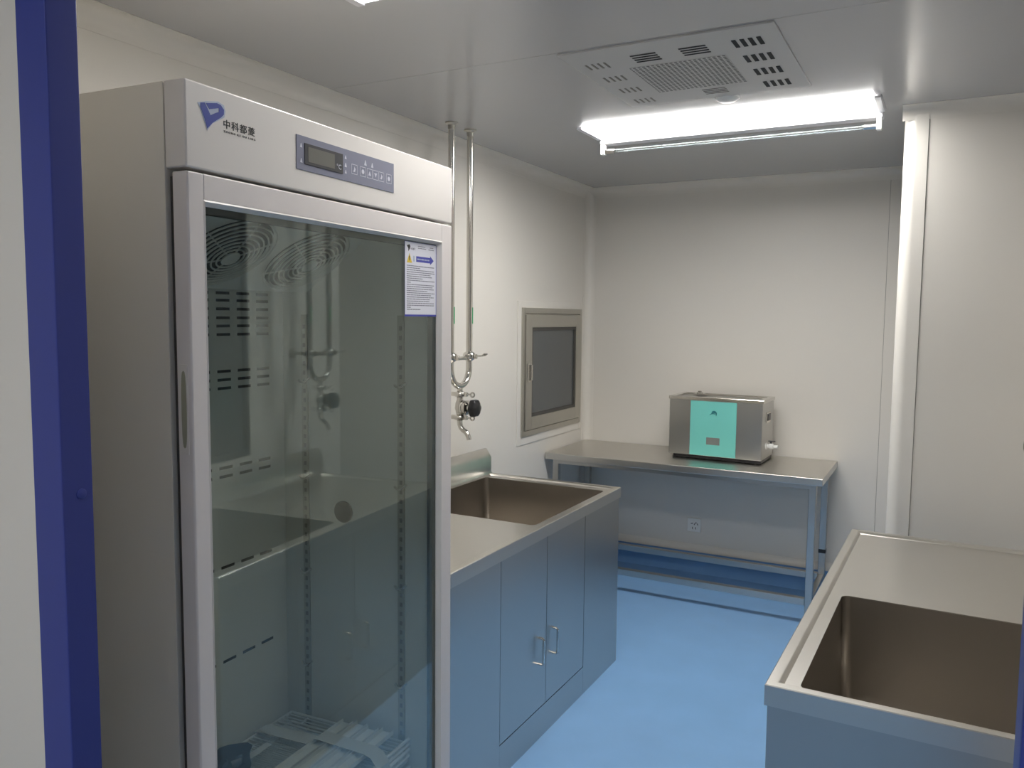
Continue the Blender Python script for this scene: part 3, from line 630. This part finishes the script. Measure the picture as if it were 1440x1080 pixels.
for x in (-hx+0.035, hx-0.035):
    for y in (-hy+0.03, hy-0.03):
        bm = B(); lathe(bm, [(0.016, 0), (0.018, 0.004), (0.014, z0)], (x, y, 0), (0, 0, 1), 14); obj('foot', bm, 'black', t)
hn = obj('handle_plate', box(B(), hx, hx+0.004, -0.055, 0.045, 0.230, 0.290, 0.002), 'chrome', t)
obj('handle_grip', box(B(), hx+0.003, hx+0.007, -0.030, 0.032, 0.240, 0.280, 0.002), 'black', hn)
bm = B(); lathe(bm, [(0.020, 0), (0.020, 0.006), (0.012, 0.010), (0.012, 0.020), (0.018, 0.022), (0.018, 0.040), (0.010, 0.044), (0.010, 0.066), (0.007, 0.068)], (hx, -0.035, 0.095), (1, 0, 0), 18)
vl = obj('drain_valve', bm, 'white', t)
bm = B(); box(bm, hx+0.022, hx+0.034, -0.040, -0.030, 0.110, 0.124, 0.002); box(bm, hx+0.012, hx+0.052, -0.041, -0.029, 0.122, 0.128, 0.002); obj('valve_lever', bm, 'dgrey', vl)

# wall socket under the table
t = thing('wall_socket', 'white square wall socket under the steel table', 'socket', (-1.360, YB, 0.311))
obj('plate', box(B(), -0.043, 0.043, -0.009, 0, -0.043, 0.043, 0.003), 'white', t)
for pts in ([(-0.022, 0.010), (-0.008, 0.014), (-0.006, 0.010), (-0.020, 0.006)], [(0.010, 0.022), (0.014, 0.022), (0.014, 0.008), (0.010, 0.008)], [(0.018, 0.012), (0.022, 0.013), (0.026, 0.002), (0.022, 0.000)], [(0.002, 0.012), (0.006, 0.012), (0.002, 0.000), (-0.002, 0.002)], [(-0.012, -0.012), (-0.008, -0.012), (-0.008, -0.026), (-0.012, -0.026)], [(0.008, -0.012), (0.012, -0.012), (0.012, -0.026), (0.008, -0.026)]):
    obj('socket_hole', prism(B(), pts, 'y', -0.0095, -0.0085), 'dark', t, smooth=False)

# ================================================================== CEILING FITTINGS
def luminaire(label, x0, x1, y0, y1, m):
    cx, cy = (x0+x1)/2, (y0+y1)/2
    t = thing('ceiling_light', label, 'light', (cx, cy, H), 0, 'ceiling luminaires')
    a, b = (x1-x0)/2, (y1-y0)/2
    obj('housing', box(B(), -a-0.030, a+0.030, -b+0.010, b+0.016, -0.007, 0, 0.002, 2), 'lampw', t)
    obj('diffuser', box(B(), -a, a, -b, b, -0.011, -0.001, 0.0015, 2), m, t)
    for q_ in (-1, 1): obj('end_cap', box(B(), q_*(a+0.016)-0.012, q_*(a+0.016)+0.012, -b, b+0.012, -0.013, -0.006, 0.002), 'lampw', t)
    return t
luminaire('lit ceiling light over the aisle in front of the steel table', -1.460, -0.287, 3.3625, 3.592, 'lamp')
luminaire('lit ceiling light nearest the camera, cut by the top edge of the photo', -1.41, -0.237, 1.548, 1.778, 'lampn')
luminaire('lit corridor ceiling light behind the camera', -1.15, 0.0, -1.0, -0.79, 'lampc')
t = thing('ultraviolet_lamp', 'unlit ultraviolet tube lamp beside the lit ceiling light', 'lamp', (-0.873, 3.640, H))
obj('batten', box(B(), -0.605, 0.605, -0.030, 0.034, -0.030, 0, 0.004), 'lampw', t)
for s in (-1, 1):
    bm = B(); box(bm, s*0.592-0.010, s*0.592+0.010, -0.030, 0.004, -0.078, -0.029, 0.004); hd_ = obj('lamp_holder', bm, 'white', t)
    obj('tube_cap', tube(B(), [(s*0.586, -0.014, -0.062), (s*0.535, -0.014, -0.062)], 0.0125, 14), 'chrome', t)
obj('tube', tube(B(), [(-0.537, -0.014, -0.062), (0.537, -0.014, -0.062)], 0.0115, 14), 'tube', t)

AX0, AX1, AY0, AY1 = -1.144, -0.471, 2.421, 3.125
t = thing('air_purifier', 'white square ceiling air purifier panel with slots and perforated centre', 'air purifier', ((AX0+AX1)/2, (AY0+AY1)/2, H))
cxm, cym = (AX0+AX1)/2, (AY0+AY1)/2; hx, hy = (AX1-AX0)/2, (AY1-AY0)/2
pnl = obj('face_panel', box(B(), -hx, hx, -hy, hy, -0.006, 0, 0.0015), mat('purifier_white', (0.50, 0.495, 0.49), 0.35, noise=0.01, nscale=5), t)
obj('perforated_plate', box(B(), -0.98-cxm, -0.66-cxm, 2.640-cym, 2.965-cym, -0.0070, -0.0055), 'perf', pnl)
def slotat(kind, x, y, faint=False):
    key = ('v' if kind else 'h')+('f' if faint else '')
    if key not in SL:
        SL[key] = obj('slot', box(B(), *((-0.0035, 0.0035, -0.028, 0.028) if faint else (-0.0065, 0.0065, -0.036, 0.036)), -0.001, 0.001) if kind else box(B(), -0.042, 0.042, *((-0.002, 0.002) if faint else (-0.0045, 0.0045)), -0.001, 0.001), 'joint' if faint else 'dark', pnl)
        SL[key].location = (x-cxm, y-cym, -0.0062)
    else: share(SL[key], 'slot', pnl, (x-cxm, y-cym, -0.0062))
SL = {}
for yc in (2.555, 2.715, 2.870, 3.030):
    for k in range(4):
        slotat(1, -0.608+k*0.0245, yc); slotat(1, -1.098+k*0.0215, yc+0.02, True)
for xc in (-0.893, -0.735):
    for k in range(4): slotat(0, xc, 2.525+k*0.022)
for k in range(4): slotat(0, -0.79, 3.005+k*0.020, True)
bm = B(); lathe(bm, [(0.045, 0), (0.045, 0.006), (0.030, 0.016), (0.0001, 0.019)], (-0.777, 3.165, H), (0, 0, -1), 24)
tag(obj('smoke_detector', bm, 'white'), 'small round white ceiling sensor between purifier panel and light', 'detector')
